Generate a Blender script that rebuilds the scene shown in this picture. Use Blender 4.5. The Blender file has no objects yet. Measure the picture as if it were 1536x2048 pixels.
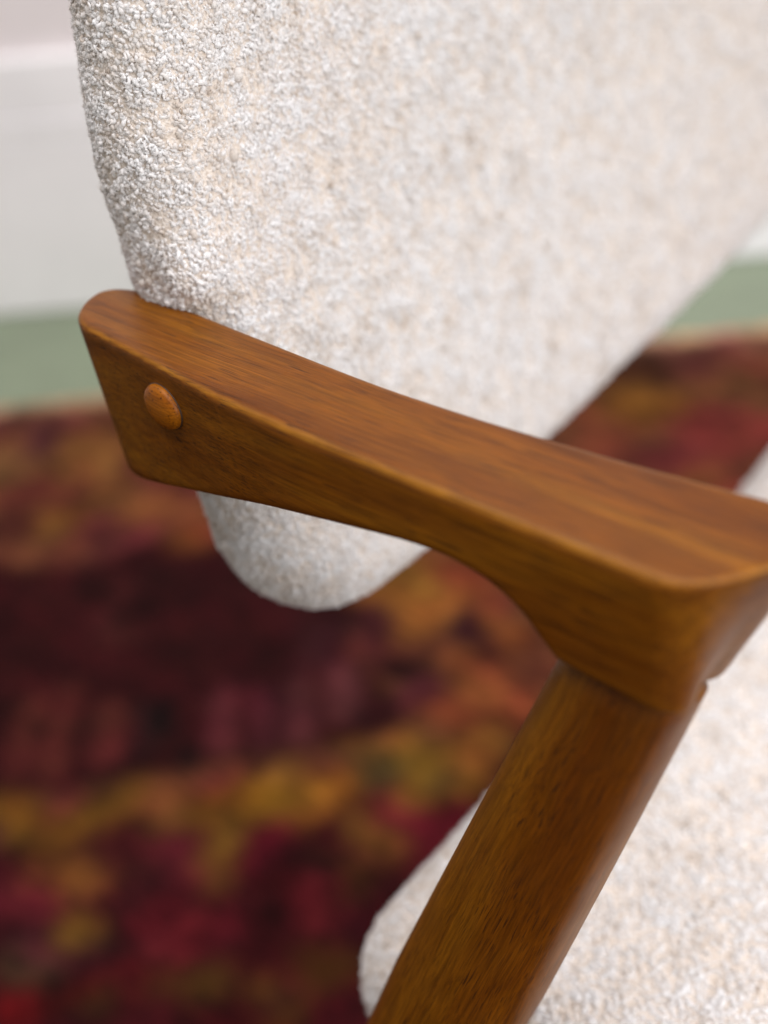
import bpy, math, random
import numpy as np

# ------------------------------------------------------------------ camera, world, light
scene = bpy.context.scene
COL = scene.collection
rng = np.random.default_rng(7)
ARM_Z = 0.66                                   # height of the arm's top face

def camera_axes(psi, pitch, roll):
    a, b, r = (math.radians(t) for t in (psi, pitch, roll))
    ahead = np.array([-math.sin(a), math.cos(a), 0.0])
    right = np.array([math.cos(a), math.sin(a), 0.0])
    z = np.array([0, 0, 1.0])
    d = math.cos(b) * ahead - math.sin(b) * z
    up = math.sin(b) * ahead + math.cos(b) * z
    return (math.cos(r) * right - math.sin(r) * up, math.sin(r) * right + math.cos(r) * up, d)

from mathutils import Matrix, Vector
R_, U_, D_ = camera_axes(37.6, 33.7, 6.0)
CAM = np.array([0.3521, -0.3052, 0.8843])
cam_data = bpy.data.cameras.new('camera')
cam = bpy.data.objects.new('camera', cam_data)
COL.objects.link(cam)
M = Matrix.Identity(4)
for i in range(3):
    M[i][0], M[i][1], M[i][2], M[i][3] = R_[i], U_[i], -D_[i], CAM[i]
cam.matrix_world = M
cam_data.sensor_fit = 'VERTICAL'
cam_data.sensor_height = 36.0
cam_data.sensor_width = 27.0
cam_data.lens = 50.0
cam_data.clip_start = 0.02
cam_data.clip_end = 60.0
cam_data.dof.use_dof = True
cam_data.dof.focus_distance = 0.487
cam_data.dof.aperture_fstop = 4.0
scene.camera = cam

world = bpy.data.worlds.new('World')
scene.world = world
world.use_nodes = True
bg = world.node_tree.nodes['Background']
bg.inputs['Color'].default_value = (1.0, 0.935, 0.885, 1)
bg.inputs['Strength'].default_value = 0.36

def area(name, loc, target, size, size_y, power, color):
    l = bpy.data.lights.new(name, 'AREA')
    l.shape = 'RECTANGLE'; l.size = size; l.size_y = size_y; l.energy = power; l.color = color
    o = bpy.data.objects.new(name, l); COL.objects.link(o)
    o.location = loc
    o.rotation_euler = (Vector(target) - Vector(loc)).to_track_quat('-Z', 'Y').to_euler()
    return o
area('window_light', (1.92, -0.35, 1.5), (0.15, 0.2, 0.6), 1.5, 1.7, 56, (0.98, 0.98, 1.0))
area('ceiling_light', (-0.1, -0.05, 2.6), (0.0, 0.2, 0.3), 2.0, 2.0, 66, (1.0, 0.97, 0.965))

scene.view_settings.view_transform = 'Standard'
scene.view_settings.look = 'None'
scene.view_settings.gamma = 1.0
scene.view_settings.exposure = 0.0
scene.view_settings.use_curve_mapping = False
scene.cycles.use_denoising = True
scene.cycles.max_bounces = 8
scene.cycles.diffuse_bounces = 5

# ------------------------------------------------------------------ helpers
def lin(h):
    v = [int(h[i:i + 2], 16) / 255 for i in (0, 2, 4)]
    return tuple(((t + 0.055) / 1.055) ** 2.4 if t > 0.04045 else t / 12.92 for t in v)

class NT:
    """small node-tree helper"""
    def __init__(s, name):
        s.mat = bpy.data.materials.new(name); s.mat.use_nodes = True
        s.t = s.mat.node_tree; s.bsdf = s.t.nodes['Principled BSDF']
    def n(s, kind, **kw):
        nd = s.t.nodes.new(kind)
        for k, v in kw.items():
            if k.startswith('_'): setattr(nd, k[1:], v)
        for k, v in kw.items():
            if not k.startswith('_'):
                sock = nd.inputs[int(k[1:])] if k[0] == 'i' and k[1:].isdigit() else nd.inputs[k]
                if hasattr(v, 'is_linked') or isinstance(v, bpy.types.NodeSocket): s.t.links.new(v, sock)
                else: sock.default_value = v
        return nd
    def link(s, a, b): s.t.links.new(a, b)
    def ramp(s, fac, stops, interp='LINEAR'):
        r = s.t.nodes.new('ShaderNodeValToRGB'); r.color_ramp.interpolation = interp
        e = r.color_ramp.elements
        while len(e) < len(stops): e.new(0.5)
        for el, (p, c) in zip(e, stops):
            el.position = p; el.color = (c, c, c, 1) if isinstance(c, (int, float)) else (*c, 1)
        s.link(fac, r.inputs[0]); return r.outputs[0]
    def mix(s, fac, a, b, mode='MIX'):
        m = s.t.nodes.new('ShaderNodeMix'); m.data_type = 'RGBA'; m.blend_type = mode
        for sock, v in ((m.inputs[0], fac), (m.inputs[6], a), (m.inputs[7], b)):
            if isinstance(v, bpy.types.NodeSocket): s.link(v, sock)
            elif isinstance(v, (int, float)): sock.default_value = v
            else: sock.default_value = (*v, 1)
        return m.outputs[2]
    def noise(s, vec, scale, detail=2.0, rough=0.5, dist=0.0):
        return s.n('ShaderNodeTexNoise', Vector=vec, Scale=scale, Detail=detail, Roughness=rough, Distortion=dist).outputs['Fac']

def mesh_obj(name, verts, faces, mat=None, parent=None, smooth=True):
    me = bpy.data.meshes.new(name)
    if isinstance(faces, np.ndarray):
        nf, k = faces.shape
        me.vertices.add(len(verts)); me.vertices.foreach_set('co', np.asarray(verts, np.float32).ravel())
        me.loops.add(nf * k); me.loops.foreach_set('vertex_index', faces.astype(np.int32).ravel())
        me.polygons.add(nf); me.polygons.foreach_set('loop_start', np.arange(nf, dtype=np.int32) * k)
        me.update(calc_edges=True)
    else:
        me.from_pydata([tuple(v) for v in verts], [], faces)
    me.validate()
    if smooth: me.polygons.foreach_set('use_smooth', [True] * len(me.polygons))
    if mat: me.materials.append(mat)
    o = bpy.data.objects.new(name, me); COL.objects.link(o)
    if parent: o.parent = parent
    return o

def empty(name, loc=(0, 0, 0)):
    o = bpy.data.objects.new(name, None); COL.objects.link(o); o.location = loc; o.empty_display_size = 0.1
    return o

def surface_nets(F, origin, h, smooth=2):
    """closed quad mesh of the zero level of the grid F (negative inside)"""
    nx, ny, nz = F.shape
    ins = F < 0
    c = np.zeros((nx - 1, ny - 1, nz - 1), np.int8)
    for dx in (0, 1):
        for dy in (0, 1):
            for dz in (0, 1):
                c += ins[dx:nx - 1 + dx, dy:ny - 1 + dy, dz:nz - 1 + dz]
    I = np.argwhere((c > 0) & (c < 8))
    idx = -np.ones(c.shape, np.int64); idx[tuple(I.T)] = np.arange(len(I))
    acc = np.zeros((len(I), 3)); cnt = np.zeros(len(I))
    corners = [(x, y, z) for x in (0, 1) for y in (0, 1) for z in (0, 1)]
    for a in corners:
        for ax in range(3):
            if a[ax]: continue
            b = list(a); b[ax] = 1
            fa = F[I[:, 0] + a[0], I[:, 1] + a[1], I[:, 2] + a[2]]
            fb = F[I[:, 0] + b[0], I[:, 1] + b[1], I[:, 2] + b[2]]
            m = (fa < 0) != (fb < 0)
            t = np.where(m, fa / np.where(m, fa - fb, 1), 0)
            p = np.tile(np.array(a, float), (len(I), 1)); p[:, ax] += t
            acc[m] += p[m]; cnt[m] += 1
    V = (I + acc / cnt[:, None]) * h + np.array(origin)
    faces = []
    for ax in range(3):
        sl0 = [slice(None)] * 3; sl1 = [slice(None)] * 3
        sl0[ax] = slice(0, -1); sl1[ax] = slice(1, None)
        a, b = ins[tuple(sl0)], ins[tuple(sl1)]
        E_ = np.argwhere(a != b)
        o1, o2 = [(1, 2), (2, 0), (0, 1)][ax]
        E_ = E_[(E_[:, o1] > 0) & (E_[:, o2] > 0) & (E_[:, o1] < F.shape[o1] - 1) & (E_[:, o2] < F.shape[o2] - 1)]
        s_ = a[tuple(E_.T)]
        def cell(d1, d2):
            q = E_.copy(); q[:, o1] += d1; q[:, o2] += d2
            return idx[tuple(q.T)]
        Q = np.stack([cell(-1, -1), cell(0, -1), cell(0, 0), cell(-1, 0)], 1)
        Q[~s_] = Q[~s_][:, ::-1]
        faces.append(Q)
    Q = np.concatenate(faces); Q = Q[(Q >= 0).all(1)]
    for _ in range(smooth):
        S = np.zeros_like(V); n = np.zeros(len(V))
        for k in range(4):
            i, j = Q[:, k], Q[:, (k + 1) % 4]
            np.add.at(S, i, V[j]); np.add.at(n, i, 1)
            np.add.at(S, j, V[i]); np.add.at(n, j, 1)
        V = 0.5 * V + 0.5 * S / np.maximum(n, 1)[:, None]
    return V, Q

def spline(P, n=8, closed=True):
    P = np.array(P, float); N = len(P); out = []
    for i in range(N if closed else N - 1):
        if closed: p0, p1, p2, p3 = P[i - 1], P[i], P[(i + 1) % N], P[(i + 2) % N]
        else: p0, p1, p2, p3 = P[max(i - 1, 0)], P[i], P[i + 1], P[min(i + 2, N - 1)]
        for t in np.arange(n) / n:
            out.append(0.5 * ((2 * p1) + (p2 - p0) * t + (2 * p0 - 5 * p1 + 4 * p2 - p3) * t ** 2 + (3 * p1 - p0 - 3 * p2 + p3) * t ** 3))
    if not closed: out.append(P[-1])
    return np.array(out)

def poly_sdf(X, Y, P):
    d = np.full(X.shape, 1e9); inside = np.zeros(X.shape, bool)
    for i in range(len(P)):
        (ax, ay), (bx, by) = P[i], P[(i + 1) % len(P)]
        ex, ey = bx - ax, by - ay
        L = ex * ex + ey * ey
        if L < 1e-16: continue
        wx, wy = X - ax, Y - ay
        t = np.clip((wx * ex + wy * ey) / L, 0, 1)
        d = np.minimum(d, (wx - ex * t) ** 2 + (wy - ey * t) ** 2)
        cond = (ay > Y) != (by > Y)
        if ey != 0: inside ^= cond & (X < ex * (Y - ay) / ey + ax)
    d = np.sqrt(d)
    return np.where(inside, -d, d)

def sstep(a, b, x):
    t = np.clip((x - a) / (b - a), 0, 1); return t * t * (3 - 2 * t)

def vnoise(P, cell, seed):
    """cheap value noise on points"""
    g = np.floor(P / cell).astype(np.int64); f = P / cell - g; f = f * f * (3 - 2 * f)
    def hsh(i, j, k):
        x = (i * 73856093) ^ (j * 19349663) ^ (k * 83492791) ^ (seed * 2654435761)
        x = (x ^ (x >> 13)) * 1274126177; return ((x ^ (x >> 16)) & 0xffff) / 65535.0
    r = 0
    for a in (0, 1):
        for b in (0, 1):
            for c in (0, 1):
                wgt = (f[:, 0] if a else 1 - f[:, 0]) * (f[:, 1] if b else 1 - f[:, 1]) * (f[:, 2] if c else 1 - f[:, 2])
                r = r + wgt * hsh(g[:, 0] + a, g[:, 1] + b, g[:, 2] + c)
    return r

# ------------------------------------------------------------------ materials
def wood_material(name, end_grain=False, tint=1.0):
    w = NT(name)
    tc = w.n('ShaderNodeTexCoord').outputs['Object']
    def stretched(a, b):
        return w.n('ShaderNodeMapping', Vector=tc, Scale=(a, b, b)).outputs[0]
    warp = w.n('ShaderNodeTexNoise', Vector=tc, Scale=22.0, Detail=2.0).outputs['Color']
    tcw = w.n('ShaderNodeVectorMath', _operation='MULTIPLY_ADD', i0=warp, i1=(0.003, 0.0020, 0.0020), i2=tc).outputs[0]
    def st(a, b):
        return w.n('ShaderNodeMapping', Vector=tcw, Scale=(a, b, b)).outputs[0]
    broad = w.noise(st(5, 42), 1.0, 3.0, 0.55, 0.4)
    tn = lambda *c: tuple(t * tint * 0.72 for t in c)
    col = w.ramp(broad, [(0.28, tn(0.140, 0.0345, 0.0011)), (0.48, tn(0.225, 0.0680, 0.0026)), (0.70, tn(0.310, 0.1120, 0.0050))])
    band = w.noise(st(9, 240), 1.0, 3.0, 0.6)
    col = w.mix(w.ramp(band, [(0.35, 0.0), (0.7, 0.55)]), col, tn(0.098, 0.0235, 0.0010))
    fibre = w.noise(st(26, 1250), 1.0, 3.0, 0.65)
    col = w.mix(0.58, col, w.ramp(fibre, [(0.3, 0.40), (0.7, 1.5)]), 'MULTIPLY')
    if not end_grain:                                        # bevel highlight painted in as a golden tone along the arris
        painted_highlight = w.n('ShaderNodeAttribute', _attribute_name='painted_highlight').outputs['Fac']
        hl_fac = w.mix(1.0, painted_highlight, w.ramp(w.noise(tc, 55.0, 3.0), [(0.32, 0.25), (0.66, 0.7)]), 'MULTIPLY')
        col = w.mix(hl_fac, col, (0.29, 0.120, 0.011))
    if end_grain:
        dots = w.noise(tc, 1100.0, 1.0); patch = w.noise(tc, 300.0, 2.0)
        pore = w.ramp(dots, [(0.62, 0.0), (0.70, 0.8)])
        pore = w.mix(w.ramp(patch, [(0.38, 0.0), (0.55, 1.0)]), (0, 0, 0), pore)
        w.bsdf.inputs['Roughness'].default_value = 0.34
    else:
        gate = w.ramp(w.noise(tc, 30.0, 2.0), [(0.34, 0.0), (0.52, 1.0)])
        p1 = w.ramp(w.noise(st(48, 2500), 1.0, 0.0, 0.4), [(0.64, 0.0), (0.72, 0.75)])
        p2 = w.ramp(w.noise(st(80, 3400), 1.0, 0.0, 0.4), [(0.62, 0.0), (0.72, 0.55)])
        pore = w.mix(1.0, w.mix(gate, (0.12, 0.12, 0.12), p1), w.mix(0.7, (0, 0, 0), p2), 'LIGHTEN')
        pore = w.mix(1.0, pore, w.mix(1.0, p1, gate, 'MULTIPLY'), 'LIGHTEN')
    col = w.mix(pore, col, (0.022, 0.0075, 0.003))
    w.link(col, w.bsdf.inputs['Base Color'])
    smudge = w.noise(tc, 38.0, 4.0, 0.6)
    w.link(w.ramp(smudge, [(0.3, 0.36), (0.75, 0.50)]), w.bsdf.inputs['Roughness'])
    w.bsdf.inputs['IOR'].default_value = 1.5
    w.bsdf.inputs['Specular IOR Level'].default_value = 0.15
    h = w.mix(0.5, w.mix(1.0, fibre, pore, 'SUBTRACT'), w.noise(tc, 420.0, 3.0, 0.6))
    b = w.n('ShaderNodeBump', Strength=0.22, Distance=0.00025, Height=h)
    w.link(b.outputs[0], w.bsdf.inputs['Normal'])
    return w.mat
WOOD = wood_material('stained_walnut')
WOOD_PLUG = wood_material('stained_walnut_end_grain', True, 1.7)

def boucle_loop_material():
    w = NT('cream_boucle_yarn')
    a = w.n('ShaderNodeAttribute', _attribute_type='INSTANCER', _attribute_name='shade').outputs['Fac']
    col = w.ramp(a, [(0.0, (0.55, 0.455, 0.375)), (0.18, (0.73, 0.66, 0.60)), (0.40, (0.83, 0.79, 0.76)), (0.62, (0.89, 0.87, 0.865)), (1.0, (0.925, 0.92, 0.925))])
    w.link(col, w.bsdf.inputs['Base Color'])
    w.bsdf.inputs['Roughness'].default_value = 0.8
    w.bsdf.inputs['Specular IOR Level'].default_value = 0.1
    w.bsdf.inputs['Sheen Weight'].default_value = 0.04
    tr = w.n('ShaderNodeBsdfTranslucent', Color=col); mx = w.n('ShaderNodeMixShader', i0=0.48, i1=w.bsdf.outputs[0], i2=tr.outputs[0])
    w.link(mx.outputs[0], w.t.nodes['Material Output'].inputs['Surface'])     # loose wool lets light through
    return w.mat
BOUCLE = boucle_loop_material()

def backing_material():
    w = NT('boucle_backing_cloth')
    tc = w.n('ShaderNodeTexCoord').outputs['Object']
    n = w.noise(tc, 700.0, 2.0)
    w.link(w.ramp(n, [(0.3, (0.50, 0.415, 0.345)), (0.7, (0.70, 0.635, 0.58))]), w.bsdf.inputs['Base Color'])
    w.bsdf.inputs['Roughness'].default_value = 0.95
    b = w.n('ShaderNodeBump', Strength=0.8, Distance=0.001, Height=n); w.link(b.outputs[0], w.bsdf.inputs['Normal'])
    return w.mat
BACKING = backing_material()

def painted(name, c, rough, bump=0.1, scale=60.0, var=0.06):
    w = NT(name)
    tc = w.n('ShaderNodeTexCoord').outputs['Object']
    n = w.noise(tc, scale * 0.1, 4.0, 0.6)
    w.link(w.ramp(n, [(0.3, tuple(t * (1 - var) for t in c)), (0.7, tuple(min(1, t * (1 + var)) for t in c))]), w.bsdf.inputs['Base Color'])
    w.bsdf.inputs['Roughness'].default_value = rough
    b = w.n('ShaderNodeBump', Strength=bump, Distance=0.002, Height=w.noise(tc, scale, 3.0)); w.link(b.outputs[0], w.bsdf.inputs['Normal'])
    return w.mat

# ------------------------------------------------------------------ the setting: floor, wall
WALL_A = np.array([-1.262, 0.917]); wdir = np.array([math.cos(math.radians(33.9)), math.sin(math.radians(33.9))])
wn = np.array([wdir[1], -wdir[0]])             # out of the wall, into the room

def room_box(name, u0, u1, n0, n1, z0, z1, mat, parent=None, bev=0.0):
    vs = []
    for z in (z0, z1):
        for u, n in ((u0, n0), (u1, n0), (u1, n1), (u0, n1)):
            p = WALL_A + wdir * u + wn * n; vs.append((p[0], p[1], z))
    fs = [(0, 1, 2, 3)[::-1], (4, 5, 6, 7), (0, 1, 5, 4), (1, 2, 6, 5), (2, 3, 7, 6), (3, 0, 4, 7)]
    o = mesh_obj(name, vs, fs, mat, parent, smooth=False)
    if bev:
        m = o.modifiers.new('bevel', 'BEVEL'); m.width = bev; m.segments = 3
    return o
floor = room_box('floor', -2.2, 3.6, -0.05, 3.6, -0.04, 0.0, painted('green_painted_floor', (0.195, 0.240, 0.155), 0.20, 0.10, 90.0, 0.10))
floor['kind'] = 'structure'
wall = room_box('wall', -2.2, 3.6, -0.2, -0.018, -0.04, 2.7, painted('white_wall_paint', (0.75, 0.695, 0.70), 0.6))
wall['kind'] = 'structure'
white_gloss = painted('white_gloss_paint', (0.90, 0.885, 0.90), 0.45)
room_box('skirting_board', -2.2, 3.6, -0.018, 0.0, 0.001, 0.262, white_gloss, wall, 0.004)
room_box('skirting_moulding', -2.2, 3.6, -0.018, 0.0005, 0.2625, 0.290, white_gloss, wall, 0.002)
room_box('skirting_cap', -2.2, 3.6, -0.018, -0.003, 0.2905, 0.372, white_gloss, wall, 0.004)

# ------------------------------------------------------------------ the rug
RO = np.array([-0.9945, 0.7512]); rth = math.radians(37.8)
re1 = np.array([math.cos(rth), math.sin(rth)]); re2 = np.array([math.sin(rth), -math.cos(rth)])
# woven motifs: along the rug, in from its far edge, half length, half depth, dye
MOTIFS = [(0.85, 0.042, 0.091, 0.033, '8a5545'), (-0.018, 0.044, 0.079, 0.029, '7a4038'), (0.007, 0.109, 0.029, 0.035, '4a2025'), (0.072, 0.15, 0.044, 0.047, '6e4520'), (-0.026, 0.153, 0.038, 0.041, '6b4428'), (0.107, 0.225, 0.036, 0.049, '6b4020'), (0.167, 0.204, 0.042, 0.045, '5e2a22'), (0.009, 0.228, 0.042, 0.033, '5e2a20'), (0.053, 0.289, 0.047, 0.031, '70451c'), (-0.002, 0.304, 0.035, 0.036, '4a2018'), (0.121, 0.343, 0.04, 0.039, '5a2424'), (0.168, 0.296, 0.035, 0.036, '6e3c20'), (0.219, 0.351, 0.022, 0.029, '8a4a22'), (0.705, 0.156, 0.035, 0.07, '5a3018'), (0.766, 0.098, 0.042, 0.056, '40200e'), (0.749, 0.18, 0.046, 0.046, '7a4c18'), (0.83, 0.261, 0.055, 0.063, '7a3028'), (0.846, 0.083, 0.042, 0.044, '5a2c24'), (0.89, 0.152, 0.035, 0.047, '54301a'), (0.681, 0.247, 0.039, 0.043, '6a3520'), (0.743, 0.31, 0.043, 0.041, '5a2420'), (0.786, 0.345, 0.027, 0.025, '6e3c20'), (0.135, 0.49, 0.017, 0.05, '4a1a1a'), (0.344, 0.57, 0.024, 0.045, '301014'), (0.067, 0.656, 0.013, 0.06, '4c1c18'), (0.1, 0.654, 0.012, 0.067, '4c1c18'), (0.145, 0.668, 0.014, 0.047, '4e1e1a'), (0.18, 0.667, 0.01, 0.04, '2e1012'), (0.254, 0.665, 0.012, 0.047, '522024'), (0.291, 0.671, 0.012, 0.046, '481a20'), (0.326, 0.666, 0.013, 0.047, '542428'), (0.366, 0.645, 0.014, 0.041, '582a2c'), (0.193, 0.655, 0.012, 0.027, '0c0606'), (0.217, 0.716, 0.014, 0.018, '0c0606'), (0.07, 0.764, 0.031, 0.021, '5e3c0c'), (0.129, 0.782, 0.035, 0.026, '7a4a14'), (0.174, 0.762, 0.026, 0.018, '6a4212'), (0.213, 0.759, 0.022, 0.027, '6e3e1e'), (0.249, 0.785, 0.026, 0.026, '7e5014'), (0.281, 0.772, 0.026, 0.024, '8e5c14'), (0.335, 0.771, 0.03, 0.029, '96601c'), (0.384, 0.747, 0.026, 0.024, '5e461e'), (0.424, 0.744, 0.03, 0.024, '8a5e20'), (0.434, 0.78, 0.03, 0.026, '9e6c22'), (0.482, 0.74, 0.026, 0.031, 'a8682a'), (0.455, 0.764, 0.012, 0.016, '46301c'), (0.392, 0.767, 0.015, 0.018, '4e3c20'), (0.091, 0.784, 0.02, 0.011, '241006'), (0.101, 0.852, 0.042, 0.031, '5c1620'), (0.209, 0.831, 0.025, 0.03, '5c1822'), (0.164, 0.832, 0.025, 0.016, '3e1612'), (0.124, 0.842, 0.025, 0.019, '74441a'), (0.255, 0.825, 0.015, 0.03, '6e4816'), (0.297, 0.82, 0.025, 0.025, '5a0e1c'), (0.33, 0.839, 0.021, 0.019, '260a08'), (0.317, 0.879, 0.024, 0.02, '4a080e'), (0.329, 0.891, 0.024, 0.03, '5e141c'), (0.362, 0.865, 0.02, 0.016, '4e2a10'), (0.337, 0.86, 0.011, 0.011, '120606'), (0.196, 0.876, 0.015, 0.017, '140808'), (0.172, 0.91, 0.016, 0.021, '100808'), (0.155, 0.891, 0.014, 0.02, '6e4816'), (0.223, 0.909, 0.033, 0.027, '60121c'), (0.225, 0.945, 0.031, 0.013, '40280a'), (0.263, 0.959, 0.015, 0.018, '442a0c'), (0.125, 0.911, 0.036, 0.017, '481820'), (0.115, 0.928, 0.02, 0.012, '3c2c1a'), (0.116, 0.961, 0.042, 0.018, '580609'), (0.289, 0.933, 0.023, 0.028, '3a060c'), (0.305, 0.987, 0.018, 0.017, '5a380c'), (0.343, 0.956, 0.023, 0.023, '4c2a0c'), (0.334, 0.989, 0.022, 0.017, '400810'), (0.264, 0.988, 0.03, 0.011, '3a0a0c'), (0.183, 0.951, 0.023, 0.018, '4a0a10'), (0.163, 0.975, 0.026, 0.009, '3a200c'), (0.375, 0.92, 0.015, 0.028, '340810'), (0.453, 0.508, 0.048, 0.06, '966024'), (0.497, 0.482, 0.03, 0.034, '7a3a20'), (0.501, 0.578, 0.017, 0.046, '2a0816'), (0.42, 0.617, 0.022, 0.023, '180606'), (0.397, 0.552, 0.02, 0.039, '3a1418'), (0.413, 0.493, 0.02, 0.033, '8a5a1e'), (0.469, 0.629, 0.023, 0.026, '6a3a1c'), (0.506, 0.653, 0.027, 0.028, '96522a'), (0.43, 0.666, 0.032, 0.024, '4e1c24'), (0.509, 0.699, 0.027, 0.026, '96482a'), (0.406, 0.689, 0.018, 0.02, '2a0c0c'), (0.469, 0.692, 0.022, 0.024, '7a3a20'), (0.522, 0.569, 0.014, 0.045, '8a4a24'), (0.418, 0.815, 0.033, 0.03, '6a1424'), (0.384, 0.824, 0.017, 0.022, '7a4c1e'), (0.427, 0.855, 0.024, 0.026, '60121e'), (0.447, 0.825, 0.021, 0.022, '60121e')]

def build_rug():
    na, nb, st = 330, 250, 0.008
    a = (np.arange(na) * st - 0.9)[:, None] + np.zeros((1, nb)); b = (np.arange(nb) * st)[None, :] + np.zeros((na, 1))
    col = np.zeros((na, nb, 3))
    r2 = np.random.default_rng(3)
    def soft(d): return (sstep(0.45, -0.45, d))[..., None]
    def ell(a0, b0, ra, rb): return (((a - a0) / ra) ** 2 + ((b - b0) / rb) ** 2) ** 0.5 - 1
    base_top, dark, field = (np.array(lin(h)) for h in ('5e3420', '2c0709', '3c0a10'))
    col[:] = base_top
    # random sprigs over everything first (the rug goes on beyond the frame)
    pal = [np.array(lin(h)) for h in ('5c1620', '6e4816', '481820', '100808', '5a380c', '7a4a14', '3a060c', '4a080e')]
    tpal = [np.array(lin(h)) for h in ('6b4020', '5a2424', '70451c', '4a2018', '7a3028', '5e2a22')]
    m = (b > 0.75)[..., None]; col = np.where(m, field, col)
    for i in range(520):
        b0 = r2.uniform(0, 2.0); a0 = r2.uniform(-0.9, 1.75)
        p = pal if b0 > 0.75 else tpal
        ra, rb = r2.uniform(0.014, 0.04, 2)
        f = soft(ell(a0, b0, ra, rb)); col = col * (1 - f) + p[r2.integers(len(p))] * f
    # dark cartouche between the two borders
    cart = np.maximum(np.maximum(-a - 0.6, a - 0.392 - 0.02 * np.sin(b * 30)), np.maximum(0.372 + 0.02 * np.sin(a * 26) - b, b - 0.742 + (a - 0.06) * 0.10))
    f = np.clip(0.5 - cart * 90, 0, 1)[..., None]; col = col * (1 - f) + dark * f
    wa, wb = a + 0.010 * np.sin(b * 61 + a * 23) + 0.006 * np.sin(a * 131 + 2), b + 0.010 * np.sin(a * 57 + b * 31) + 0.006 * np.sin(b * 117 + a * 90)
    def ell(a0, b0, ra, rb): return (((wa - a0) / ra) ** 2 + ((wb - b0) / rb) ** 2) ** 0.5 - 1
    for (a0, b0, ra, rb, h) in MOTIFS:
        h = np.array(lin(h)); h = h * (0.78 if h[0] > 0.19 else 1.0)
        f = soft(ell(a0, b0, ra * 1.05, rb * 1.05))
        if ra < 0.0145 and 0.6 < b0 < 0.7: f = sstep(0.2, -0.2, (((a - a0) / ra) ** 4 + ((b - b0) / rb) ** 4) ** 0.25 - 1)[..., None]   # ribbed border
        col = col * (1 - f) + h * f
    edge = np.clip(0.5 - (b - 0.03) * 200, 0, 1)[..., None]; col = col * (1 - edge) + np.array(lin('bb9472')) * edge
    A3 = np.stack([a.ravel(), b.ravel(), 0 * a.ravel()], 1)
    fine = (vnoise(A3, 0.019, 4) - 0.5) * 0.9 + (vnoise(A3, 0.034, 8) - 0.5) * 0.7
    col *= (1 + fine.reshape(na, nb))[..., None]                    # small woven figures within each motif
    hue = (vnoise(A3, 0.024, 14).reshape(na, nb) - 0.5)
    col[..., 1] *= 1 + 0.5 * hue
    for _ in range(1):                                         # dyes run a little into each other
        col[1:-1, 1:-1] = sum(col[1 + i:na - 1 + i, 1 + j:nb - 1 + j] for i in (-1, 0, 1) for j in (-1, 0, 1)) / 9
    g = col.mean(-1, keepdims=True); col = g + (col - g) * 0.98
    col *= (1 + 0.22 * r2.standard_normal((na, nb, 1)))            # single knots take the dye unevenly
    col = np.clip(col * (0.76 - 0.13 * sstep(0.70, 0.84, b))[..., None], 0.001, 0.9)
    z = 0.011 + 0.0009 * r2.standard_normal((na, nb)); z[0, :] = z[-1, :] = z[:, 0] = z[:, -1] = 0.001
    P = RO + a[..., None] * re1 + b[..., None] * re2
    V = np.concatenate([P, z[..., None]], -1).reshape(-1, 3)
    i = np.arange(na - 1)[:, None] * nb + np.arange(nb - 1)[None, :]
    Q = np.stack([i, i + 1, i + nb + 1, i + nb], -1).reshape(-1, 4)
    w = NT('woven_wool_pile')
    at = w.n('ShaderNodeAttribute', _attribute_name='dye').outputs['Color']
    w.link(at, w.bsdf.inputs['Base Color']); w.bsdf.inputs['Roughness'].default_value = 0.95
    w.bsdf.inputs['Specular IOR Level'].default_value = 0.1
    o = mesh_obj('rug', V, Q[:, ::-1].copy() if False else Q, w.mat)
    ca = o.data.color_attributes.new('dye', 'FLOAT_COLOR', 'POINT')
    ca.data.foreach_set('color', np.concatenate([col, np.ones((na, nb, 1))], -1).astype(np.float32).ravel())
    o['label'] = 'patterned oriental wool rug in dark red, gold and black under the chair'
    o['category'] = 'rug'
    return o
build_rug()

# ------------------------------------------------------------------ the chair
chair = empty('armchair', (0.24, 0.335, 0.0))
chair['label'] = 'brown stained wooden armchair upholstered in cream boucle, standing on the red rug'
chair['category'] = 'armchair'
MIRROR_Y = 0.335
def put(o, mw):
    """parent o to the chair keeping a world matrix"""
    o.parent = chair
    o.matrix_parent_inverse = Matrix.Translation(chair.location).inverted()
    o.matrix_basis = mw
    return o
FLIP = Matrix.Translation((0, 2 * MIRROR_Y, 0)) @ Matrix.Diagonal((1, -1, 1, 1))

# --- armrest: a paddle whose plan outline and side profile are both curved, top face level
ARM_ROT = math.radians(-7.5)
ARM_M = Matrix.Translation((0, 0, ARM_Z)) @ Matrix.Rotation(ARM_ROT, 4, 'Z')
PLAN = [(-0.0245, 0.0094), (-0.0107, 0.0077), (0.0044, 0.0060), (0.0175, 0.0046), (0.0376, 0.0022), (0.0567, 0.0002), (0.0734, -0.0009), (0.0893, -0.0016),
        (0.1066, -0.0020), (0.1373, -0.0022), (0.1748, -0.0022), (0.2050, -0.0022), (0.2238, -0.0022), (0.2318, -0.0018), (0.2374, 0.0004), (0.2421, 0.0044), (0.2460, 0.0096),
        (0.2511, 0.0176), (0.2553, 0.0262), (0.2572, 0.0340), (0.2552, 0.0415), (0.2470, 0.0466), (0.2343, 0.0477), (0.2170, 0.0459), (0.1941, 0.0432),
        (0.1691, 0.0411), (0.1426, 0.0391), (0.1230, 0.0383), (0.1026, 0.0378), (0.0740, 0.0382), (0.0448, 0.0390), (0.0100, 0.0405), (-0.0150, 0.0420), (-0.0305, 0.0423),
        (-0.0365, 0.0407), (-0.0418, 0.0375), (-0.0443, 0.0324), (-0.0430, 0.0257), (-0.0395, 0.0196), (-0.0335, 0.0133)]
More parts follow.
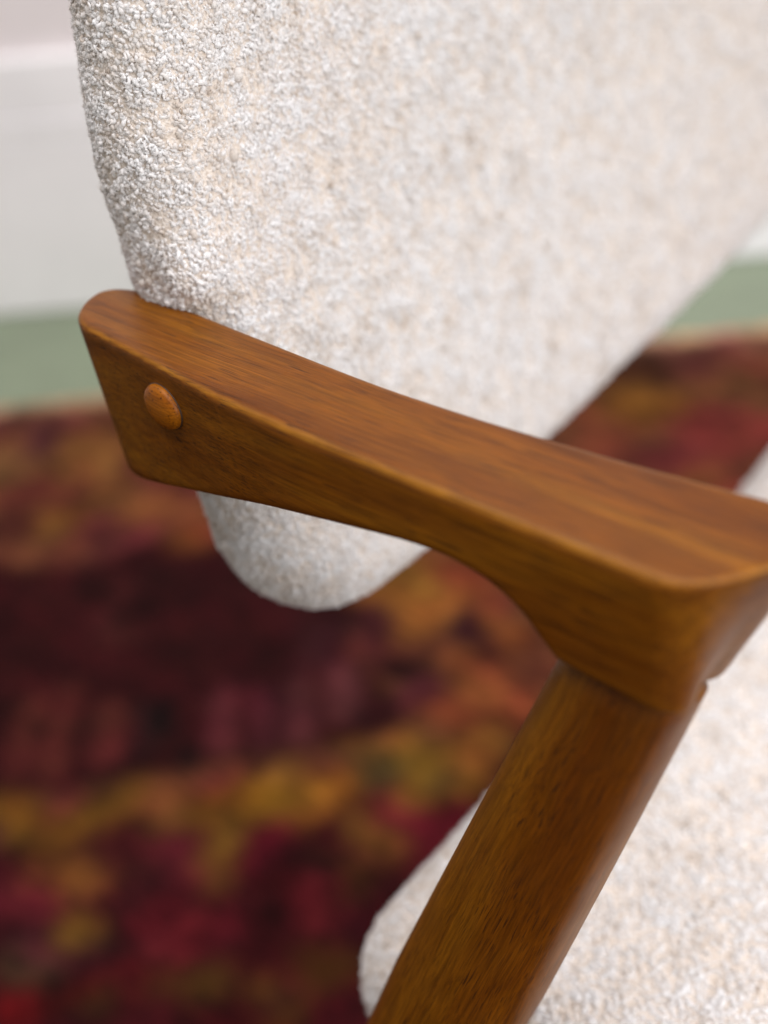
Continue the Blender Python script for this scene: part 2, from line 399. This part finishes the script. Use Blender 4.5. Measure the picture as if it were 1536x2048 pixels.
UNDER = [(-0.09, -0.0880), (-0.0600, -0.0790), (-0.0300, -0.0698), (-0.0046, -0.0622), (0.0077, -0.0580), (0.0397, -0.0483), (0.0695, -0.0396), (0.0973, -0.0336), (0.1208, -0.0292), (0.1395, -0.0261),
         (0.1513, -0.0250), (0.1604, -0.0250), (0.1714, -0.0270), (0.1803, -0.0308), (0.1874, -0.0356), (0.1933, -0.0406)]
JOINT_W = -0.0437
def joint_drop(u, v): return -0.08 * (u - 0.2) - 0.34 * (v + 0.002)       # the cut slopes down towards the inside
def build_arm():
    h = 0.001
    o = np.array([-0.058, -0.016, -0.082]); n = (336, 80, 92)
    u = o[0] + h * np.arange(n[0]); v = o[1] + h * np.arange(n[1]); w = o[2] + h * np.arange(n[2])
    plan = spline(PLAN, 5)
    gu, gv = np.arange(-0.10, 0.32, h), np.arange(-0.02, 0.07, h)
    PS = poly_sdf(*np.meshgrid(gu, gv, indexing='ij'), plan)
    under = spline(UNDER, 6, closed=False)
    prof = np.concatenate([under, [(0.1960, -0.0432), (0.1962, -0.0500), (0.1900, -0.0700), (0.1850, -0.0900), (0.34, -0.0900), (0.34, 0.0), (-0.09, 0.0)]])
    Pr = poly_sdf(*np.meshgrid(u, w, indexing='ij'), prof)
    U, W = np.meshgrid(u, w, indexing='ij')
    PSi = np.stack([PS[:, min(max(int(round((vv - gv[0]) / h)), 0), len(gv) - 1)] for vv in v], 1)
    A = np.empty((n[0], n[1], n[2]))
    for jv in range(n[1]):                                     # plan slides with depth: both ends are raked, the front most at its inner side
        kf = 0.06 + 0.40 * sstep(-0.002, 0.026, v[jv])
        k = -0.20 + (kf + 0.20) * sstep(0.02, 0.20, U)
        ut = U - W * k
        fi = np.clip((ut - gu[0]) / h, 0, len(gu) - 1.001); i0 = fi.astype(int); fr = fi - i0
        A[:, jv, :] = PSi[i0, jv] * (1 - fr) + PSi[i0 + 1, jv] * fr
    B = np.broadcast_to(Pr[:, None, :], A.shape)
    UU = U[:, None, :]; WW = W[:, None, :]
    r = 0.0026 + 0.0014 * sstep(0.03, 0.10, UU) - 0.0020 * sstep(0.225, 0.245, UU)               # edge rounding, tighter round the front
    r = r * (1 - 0.5 * sstep(0.175, 0.195, UU) * sstep(-0.030, -0.038, WW))
    r = r + 0.004 * sstep(0.01, -0.02, UU) * sstep(-0.04, -0.052, WW)
    r = np.broadcast_to(r, A.shape)
    D = np.minimum(np.maximum(A, B), -r) + np.sqrt(np.maximum(A + r, 0) ** 2 + np.maximum(B + r, 0) ** 2)
    C_ = (JOINT_W + joint_drop(UU, v[None, :, None]) - WW) / math.sqrt(1 + 0.34 ** 2 + 0.08 ** 2)
    C_ = C_ - 0.12 * (1 - sstep(0.150, 0.172, UU))
    rj = 0.0008
    D = np.minimum(np.maximum(D, C_), -rj) + np.sqrt(np.maximum(D + rj, 0) ** 2 + np.maximum(C_ + rj, 0) ** 2)
    return surface_nets(D, o, h, 3)
V, Q = build_arm()
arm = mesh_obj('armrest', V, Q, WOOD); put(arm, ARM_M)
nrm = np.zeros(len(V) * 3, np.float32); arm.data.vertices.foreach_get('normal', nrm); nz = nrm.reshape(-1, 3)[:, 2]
painted_highlight = sstep(0.35, 0.6, nz) * (1 - sstep(0.86, 0.985, nz)) * sstep(-0.006, -0.003, V[:, 2]) * (1 - 0.5 * sstep(0.0, -0.03, V[:, 0]))  # mask of the highlight painted along the top bevel, weaker at the rear
arm.data.attributes.new('painted_highlight', 'FLOAT', 'POINT').data.foreach_set('value', painted_highlight.astype(np.float32))
arm['label'] = 'curved brown armrest with a domed wooden plug near its rear end'
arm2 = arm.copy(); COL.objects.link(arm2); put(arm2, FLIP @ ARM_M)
arm2['label'] = 'matching armrest on the far side of the backrest'

# --- domed screw plug, set in the outer face near the rear
def dome(r, hgt, seg=40, rings=14):
    vs = [(0, 0, hgt)]; fs = []
    for i in range(1, rings + 1):
        t = i / rings; rr = r * math.sin(t * math.pi / 2) ** 0.9; z = hgt * math.cos(t * math.pi / 2) ** 0.8
        for s in range(seg):
            a = 2 * math.pi * s / seg; vs.append((rr * math.cos(a), rr * math.sin(a), z))
    for s in range(seg):
        a = 2 * math.pi * s / seg; vs.append((r * math.cos(a), r * math.sin(a), -0.003))
    for s in range(seg): fs.append((0, 1 + s, 1 + (s + 1) % seg))
    for i in range(rings):
        for s in range(seg):
            p, q = 1 + i * seg, 1 + (i + 1) * seg
            fs.append((p + s, q + s, q + (s + 1) % seg, p + (s + 1) % seg))
    return vs, fs
pv, pf = dome(0.0084, 0.0042)
PLUG_U, PLUG_W = 0.0238, -0.0165
PLUG_M = ARM_M @ Matrix.Translation((PLUG_U, 0.0039, PLUG_W)) @ Matrix.Rotation(math.radians(-7.5), 4, 'Z') @ Matrix.Rotation(math.radians(90), 4, 'X') @ Matrix.Diagonal((1.25, 1.0, 1.0, 1.0))
def annulus(r0, r1, z, seg=40):
    vs = [(r * math.cos(2 * math.pi * s / seg), r * math.sin(2 * math.pi * s / seg), zz) for r, zz in ((r0, z), (r1, z - 0.0002), (r1, -0.002)) for s in range(seg)]
    return vs, [(k * seg + s, k * seg + seg + s, k * seg + seg + (s + 1) % seg, k * seg + (s + 1) % seg) for k in (0, 1) for s in range(seg)]
JOINT_DARK = painted('dark_joint_finish', (0.035, 0.014, 0.005), 0.5)
def plug_on(a, m):
    p = mesh_obj('screw_plug', pv, pf, WOOD_PLUG); p.parent = a
    p.matrix_basis = ARM_M.inverted() @ PLUG_M
    p['label'] = 'small domed orange-brown end-grain plug'
    ring = mesh_obj('plug_joint', *annulus(0.0081, 0.0087, 0.00015), JOINT_DARK); ring.parent = a
    ring.matrix_basis = ARM_M.inverted() @ PLUG_M
    return p
plug_on(arm, ARM_M); plug_on(arm2, ARM_M)

# --- raked post running down from the joint into the rear leg
POST_U, POST_LEAN, POST_SPLAY = 0.2140, 0.352, 0.1131
def build_post():
    rows = []
    seg, n = 48, 61
    top, foot = JOINT_W - 0.0002, -ARM_Z + 0.012
    levels = [(top, 0.0016), (top - 0.0009, 0.0014), (top - 0.0016, 0.0003)] + [(top - 0.0022 + (foot - top + 0.0022) * i / n, 0.0) for i in range(n + 1)]
    for w, inset in levels:                                    # a narrow sunk joint line, then the post swells and tapers to the foot
        t = (w - top) / (foot - top)
        k = np.clip((top - w) / 0.18, 0, 1)
        uc = POST_U + (w - top) * POST_LEAN
        vc = 0.0212 + (w - top) * POST_SPLAY
        a = 0.0222 + 0.0064 * k - 0.012 * sstep(0.42, 1.0, t) - inset
        b = 0.0190 + 0.0060 * k - 0.010 * sstep(0.42, 1.0, t) - inset
        for s in range(seg):
            th = 2 * math.pi * s / seg; c, sn = math.cos(th), math.sin(th); e = 0.76
            pu = uc + a * math.copysign(abs(c) ** e, c)
            pv_ = vc + b * math.copysign(abs(sn) ** e, sn)
            dr = joint_drop(pu, pv_) * (1 - t) ** 8
            rows.append((pu + POST_LEAN * dr, pv_ + POST_SPLAY * dr, w + dr))
    m = len(levels)
    fs = [(i * seg + s, i * seg + (s + 1) % seg, (i + 1) * seg + (s + 1) % seg, (i + 1) * seg + s)[::-1] for i in range(m - 1) for s in range(seg)]
    fs.append(tuple(range(seg))); fs.append(tuple((m - 1) * seg + s for s in range(seg))[::-1])
    return rows, fs
rows, fs = build_post()
axis = Vector((POST_LEAN, POST_SPLAY, 1)).normalized()
PM = Vector((1, 0, 0)).rotation_difference(axis).to_matrix().to_4x4()       # local X runs along the grain
pm_inv = PM.inverted()
post = mesh_obj('arm_post', [pm_inv @ Vector(r) for r in rows], fs, WOOD); put(post, ARM_M @ PM)
post['label'] = 'raked round-edged brown post running from the armrest down to the floor'
post2 = post.copy(); COL.objects.link(post2); put(post2, FLIP @ ARM_M @ PM)
post2['label'] = 'matching raked post on the far side of the seat'

# --- cushions: rounded slabs
def slab(half_s, H, T, R, rr, h, bulge=0.0):
    """s across (-half..half), q up (0..H), t thickness; R outline corner radius, rr edge rounding"""
    pad = 0.014
    s = np.arange(-half_s - pad, half_s + pad, h); q = np.arange(-pad, H + pad, h); t = np.arange(-T / 2 - pad - bulge, T / 2 + pad + bulge, h)
    S, Q_ = np.meshgrid(s, q, indexing='ij')
    dx, dy = np.abs(S) - half_s + R, np.abs(Q_ - H / 2) - H / 2 + R
    d2 = np.minimum(np.maximum(dx, dy), 0) + np.sqrt(np.maximum(dx, 0) ** 2 + np.maximum(dy, 0) ** 2) - R
    puff = bulge * (1 - np.clip(np.abs(S) / half_s, 0, 1) ** 3) * (1 - np.clip(np.abs(Q_ - H / 2) / (H / 2), 0, 1) ** 3)
    a = d2[:, :, None] + rr; b = np.abs(t)[None, None, :] - (T / 2 + puff)[:, :, None] + rr
    D = np.minimum(np.maximum(a, b), 0) + np.sqrt(np.maximum(a, 0) ** 2 + np.maximum(b, 0) ** 2) - rr
    return surface_nets(D, (s[0], q[0], t[0]), h, 3)

# backrest
BACK_X, BACK_Z, BACK_LEAN, BACK_BEND, BACK_R, BACK_Y0, BACK_T = 0.0230, 0.4785, 0.1821, 0.3665, 0.0525, 0.0425, 0.0530
def build_back():
    hs, H = MIRROR_Y - BACK_Y0, 0.345
    V, Q = slab(hs, H, BACK_T, BACK_R, 0.0255, 0.004, 0.004)
    s, q, t = V.T
    q = q + 0.028 * np.abs(s / hs) ** 3 * (1 - np.clip(q / H, 0, 1))     # lower edge sweeps up to the ends
    L = math.hypot(1, BACK_LEAN); e = (-BACK_LEAN / L, 1 / L); f = (e[1], -e[0])
    s2 = s * (1 + 0.0038 * np.sin(np.clip(q / H, 0, 1) * np.pi) / hs)
    bow = 0.0156 * (s / 0.30) ** 2 - 0.0156                     # ends come forward a little
    off = BACK_BEND * np.maximum(q - 0.08, 0) ** 2             # and the slab curves with the sitter's back
    x = BACK_X + e[0] * q + f[0] * (t + bow) + off
    z = BACK_Z + e[1] * q + f[1] * (t + bow)
    near = np.clip(1 - (hs - np.abs(s)) / 0.09, 0, 1) ** 1.5       # padding is squeezed where the arms grip it and swells above
    push = 0.0022 * np.exp(-((z - 0.632) / 0.018) ** 2) - 0.0042 * np.exp(-((z - 0.714) / 0.034) ** 2) + 0.002 * sstep(0.72, 0.82, z) - 0.0115 * np.exp(-((z - 0.673) / 0.015) ** 2) * sstep(-0.008, 0.022, x)
    s2 = s2 - np.sign(s) * near * push
    return np.stack([x, MIRROR_Y + s2, z], 1), Q
# seat
SEAT_X, SEAT_Z, SEAT_Y0, SEAT_T = 0.0697, 0.3777, -0.0067, 0.0660
def build_seat():
    V, Q = slab(MIRROR_Y - SEAT_Y0, 0.45, SEAT_T, 0.0466, 0.028, 0.005, 0.008)
    s, q, t = V.T
    return np.stack([SEAT_X + q - 0.0127 * (s / (MIRROR_Y - SEAT_Y0)) ** 2 * (1 - q / 0.45), MIRROR_Y + s, SEAT_Z - SEAT_T / 2 + t + 0.02 * (q / 0.45)], 1), Q[:, ::-1].copy()

def loop_variants(nv=9):
    """little bent, lumpy curls of yarn with stray fibres; about 2 mm long"""
    out = []
    r3 = np.random.default_rng(11)
    for k in range(nv):
        L = r3.uniform(0.9, 2.4) * 1e-3; rad = r3.uniform(0.52, 0.80) * 1e-3; bend = r3.uniform(0.4, 2.0)
        if k >= nv - 2: L, rad, bend = 1.6e-3, 0.95e-3, 0.5
        vs, fs = [], []; rings, seg = 7, 8
        if k == 4:                                    # open loop of yarn standing on its two feet
            rings, seg = 9, 7; Rm = r3.uniform(0.75, 1.0) * 1e-3; rt = r3.uniform(0.36, 0.46) * 1e-3; sq = r3.uniform(0.55, 0.9)
            for i in range(rings):
                a = -0.45 + (math.pi + 0.9) * i / (rings - 1); tw = 0.35e-3 * math.sin(a * 2 + k)
                for s in range(seg):
                    th = 2 * math.pi * s / seg; p = rt * (1 + r3.uniform(-0.22, 0.22))
                    rr_ = Rm + p * math.cos(th)
                    vs.append((rr_ * math.cos(a), p * math.sin(th) + tw, rr_ * math.sin(a) * sq - 0.2e-3))
        else:
          for i in range(rings):
            t = i / (rings - 1); a = (t - 0.5) * bend
            cx = L * (math.sin(a) / max(bend, .01)); cz = L * (math.cos(a) - 1) / max(bend, .01) * 0.9
            pr = rad * (max(0.0, 1 - (abs(2 * t - 1)) ** 2.6) ** 0.5 * 0.94 + 0.06)
            off = (t - 0.5) * rad * 1.1
            for s in range(seg):
                th = 2 * math.pi * s / seg
                p = pr * (1 + r3.uniform(-0.20, 0.20))
                vs.append((cx + off, p * math.cos(th), cz + p * math.sin(th)))
        for i in range(rings - 1):
            for s in range(seg):
                fs.append((i * seg + s, (i + 1) * seg + s, (i + 1) * seg + (s + 1) % seg, i * seg + (s + 1) % seg))
        fs.append(tuple(range(seg))); fs.append(tuple((rings - 1) * seg + s for s in range(seg))[::-1])
        for _ in range(14):                                   # stray fibres
            d = r3.standard_normal(3); d[2] = abs(d[2]); d /= np.linalg.norm(d)
            b0 = np.array([r3.uniform(-.6, .6) * rad, r3.uniform(-.6, .6) * rad, 0.4 * rad]); e2 = np.cross(d, r3.standard_normal(3)); e2 /= np.linalg.norm(e2)
            ln = r3.uniform(1.1, 2.6) * rad; wd = 0.035e-3; c = e2 * r3.uniform(-.4, .4) * rad
            i = len(vs)
            vs += [tuple(b0 - e2 * wd), tuple(b0 + e2 * wd), tuple(b0 + d * ln * .6 + c * .4 + e2 * wd), tuple(b0 + d * ln * .6 + c * .4 - e2 * wd), tuple(b0 + d * ln + c)]
            fs += [(i, i + 1, i + 2, i + 3), (i + 3, i + 2, i + 4)]
        out.append((vs, fs))
    return out
VARIANTS = loop_variants()

def scatter(V, Q, density_of, seed):
    r4 = np.random.default_rng(seed)
    a, b, c, d = (V[Q[:, i]] for i in range(4))
    N = np.cross(c - a, d - b); A = 0.5 * np.linalg.norm(N, axis=1); N /= np.maximum(2 * A, 1e-12)[:, None]
    cen = (a + b + c + d) / 4
    exp_n = A * density_of(cen, N)
    n = np.floor(exp_n + r4.random(len(A))).astype(int)
    i = np.repeat(np.arange(len(A)), n); x, y = r4.random((2, len(i), 1))
    P = a[i] * (1 - x) * (1 - y) + b[i] * x * (1 - y) + c[i] * x * y + d[i] * (1 - x) * y
    return P, N[i]

def boucle(name, V, Q, parent, density_of, size_of, seed):
    P, N = scatter(V, Q, density_of, seed)
    r5 = np.random.default_rng(seed + 50)
    n = len(P)
    # frame: z along the normal, x a random tangent tilted a little
    rv = r5.standard_normal((n, 3)); T = rv - (rv * N).sum(1, keepdims=True) * N; T /= np.linalg.norm(T, axis=1, keepdims=True)
    Nt = N + 0.38 * r5.standard_normal((n, 3)); Nt /= np.linalg.norm(Nt, axis=1, keepdims=True)
    T = T - (T * Nt).sum(1, keepdims=True) * Nt; T /= np.linalg.norm(T, axis=1, keepdims=True)
    Bn = np.cross(Nt, T)
    # rotation matrix columns T, Bn, Nt -> XYZ euler
    sy = np.hypot(T[:, 0], T[:, 1])
    rot = np.stack([np.arctan2(Bn[:, 2], Nt[:, 2]), np.arctan2(-T[:, 2], sy), np.arctan2(T[:, 1], T[:, 0])], 1)
    lump = vnoise(P, 0.0065, 5) * 0.6 + vnoise(P, 0.0024, 9) * 0.4
    P = P + N * ((lump - 0.5) * 0.0022 + r5.uniform(-0.0007, 0.0006, n))[:, None]
    size = size_of(P) * np.clip(np.exp(r5.normal(-0.03, 0.32, n)), 0.5, 1.65)
    clump = vnoise(P, 0.0040, 21) * 0.55 + vnoise(P, 0.0105, 33) * 0.45
    shade = np.clip(0.60 + (clump - 0.5) * 0.75 + (lump - 0.5) * 0.45 + r5.normal(0, 0.15, n), 0, 1)
    var = r5.integers(0, len(VARIANTS) - 2, n); slub = r5.random(n) < 0.0009
    var[slub] = len(VARIANTS) - 1; size[slub] *= 1.5; shade[slub] = r5.uniform(0.2, 0.45, slub.sum()); P[slub] += N[slub] * 0.0006
    verts = []; faces = []; vid = []
    for k, (vs, fs_) in enumerate(VARIANTS):
        o_ = len(verts); verts += vs; faces += [tuple(i + o_ for i in f) for f in fs_]; vid += [k] * len(vs)
    nb_ = len(verts)
    me = bpy.data.meshes.new(name)
    me.from_pydata(verts + [tuple(p) for p in P], [], faces)
    me.polygons.foreach_set('use_smooth', [True] * len(me.polygons))
    me.materials.append(BOUCLE)
    def attr(nm, typ, data, key):
        at = me.attributes.new(nm, typ, 'POINT'); at.data.foreach_set(key, np.ascontiguousarray(data).ravel())
    attr('variant', 'INT', np.concatenate([vid, -np.ones(n)]).astype(np.int32), 'value')
    attr('pick', 'INT', np.concatenate([np.zeros(nb_), var]).astype(np.int32), 'value')
    attr('shade', 'FLOAT', np.concatenate([np.zeros(nb_), shade]).astype(np.float32), 'value')
    attr('size', 'FLOAT', np.concatenate([np.zeros(nb_), size]).astype(np.float32), 'value')
    attr('turn', 'FLOAT_VECTOR', np.concatenate([np.zeros((nb_, 3)), rot]).astype(np.float32), 'vector')
    o = bpy.data.objects.new(name, me); COL.objects.link(o)
    o.parent = parent; o.matrix_parent_inverse = Matrix.Identity(4)
    o['kind'] = 'stuff'
    m = o.modifiers.new('loops', 'NODES'); m.node_group = loops_group()
    return o, n

_G = []
def loops_group():
    if _G: return _G[0]
    g = bpy.data.node_groups.new('loops_on_cloth', 'GeometryNodeTree')
    g.interface.new_socket('Geometry', in_out='INPUT', socket_type='NodeSocketGeometry')
    g.interface.new_socket('Geometry', in_out='OUTPUT', socket_type='NodeSocketGeometry')
    N = g.nodes.new; L = g.links.new
    gi = N('NodeGroupInput'); go = N('NodeGroupOutput')
    def named(nm, typ):
        a = N('GeometryNodeInputNamedAttribute'); a.data_type = typ; a.inputs['Name'].default_value = nm
        return next(s for s in a.outputs if s.enabled and s.name == 'Attribute')
    def keep(geo, value):
        cmp_ = N('FunctionNodeCompare'); cmp_.data_type = 'INT'; cmp_.operation = 'EQUAL'
        ins = [s for s in cmp_.inputs if s.enabled]
        L(named('variant', 'INT'), ins[0]); ins[1].default_value = value
        sep = N('GeometryNodeSeparateGeometry'); sep.domain = 'POINT'
        L(geo, sep.inputs['Geometry']); L(cmp_.outputs[0], sep.inputs['Selection'])
        return sep.outputs['Selection']
    join = N('GeometryNodeJoinGeometry')
    for k in reversed(range(len(VARIANTS))):
        ti = N('GeometryNodeGeometryToInstance'); L(keep(gi.outputs[0], k), ti.inputs[0]); L(ti.outputs[0], join.inputs[0])
    iop = N('GeometryNodeInstanceOnPoints')
    L(keep(gi.outputs[0], -1), iop.inputs['Points']); L(join.outputs[0], iop.inputs['Instance'])
    iop.inputs['Pick Instance'].default_value = True
    L(named('pick', 'INT'), iop.inputs['Instance Index'])
    L(named('turn', 'FLOAT_VECTOR'), iop.inputs['Rotation'])
    L(named('size', 'FLOAT'), iop.inputs['Scale'])
    L(iop.outputs[0], go.inputs[0])
    _G.append(g); return g

Vb, Qb = build_back()
back = mesh_obj('backrest', Vb, Qb, BACKING); put(back, Matrix.Identity(4))
back['label'] = 'thick cream boucle backrest cushion with rounded corners'
def dens_back(c, N):
    near = np.exp(-np.maximum(c[:, 1] - 0.25, 0) / 0.15)
    d = 9.5e5 * (0.5 + 0.5 * near)
    d = np.where((N[:, 0] < -0.6) & (c[:, 1] > 0.16) & (c[:, 2] > 0.57), 3.0e5, d)
    return d
def size_back(P): return np.full(len(P), 0.88)
ob, n1 = boucle('boucle_loops', Vb, Qb, back, dens_back, size_back, 1)

Vs, Qs = build_seat()
seat = mesh_obj('seat', Vs, Qs, BACKING); put(seat, Matrix.Identity(4))
seat['label'] = 'cream boucle seat cushion behind the post'
def dens_seat(c, N): return np.where(N[:, 2] < -0.5, 0.5e5, 4.2e5)
os_, n2 = boucle('boucle_loops', Vs, Qs, seat, dens_seat, lambda P: np.full(len(P), 1.12), 2)
print('loops', n1, n2)

# --- rails and front legs (below the frame of the photograph)
def bar(name, p0, p1, a, b, mat, taper=1.0, label=None):
    p0, p1 = Vector(p0), Vector(p1); ax = (p1 - p0); L_ = ax.length
    rot = Vector((1, 0, 0)).rotation_difference(ax.normalized()).to_matrix().to_4x4()
    vs = []
    for x, k in ((0, 1.0), (L_, taper)):
        for y, z in ((-a, -b), (a, -b), (a, b), (-a, b)): vs.append((x, y * k, z * k))
    fs = [(0, 3, 2, 1), (4, 5, 6, 7), (0, 1, 5, 4), (1, 2, 6, 5), (2, 3, 7, 6), (3, 0, 4, 7)]
    o = mesh_obj(name, vs, fs, mat, smooth=True)
    m = o.modifiers.new('bevel', 'BEVEL'); m.width = min(a, b) * 0.6; m.segments = 4
    put(o, Matrix.Translation(p0) @ rot)
    if label: o['label'] = label
    return o
zr = SEAT_Z - 0.10
bar('seat_rail', (0.12, 0.035, zr), (0.50, 0.03, zr + 0.015), 0.012, 0.022, WOOD)
bar('seat_rail', (0.12, 0.635, zr), (0.50, 0.64, zr + 0.015), 0.012, 0.022, WOOD)
bar('seat_rail', (0.13, 0.04, zr), (0.13, 0.63, zr), 0.022, 0.012, WOOD)
bar('seat_rail', (0.48, 0.04, zr + 0.015), (0.48, 0.63, zr + 0.015), 0.022, 0.012, WOOD)
bar('leg', (0.47, 0.03, zr + 0.03), (0.49, 0.015, 0.012), 0.02, 0.02, WOOD, 0.65)
bar('leg', (0.47, 0.64, zr + 0.03), (0.49, 0.655, 0.012), 0.02, 0.02, WOOD, 0.65)
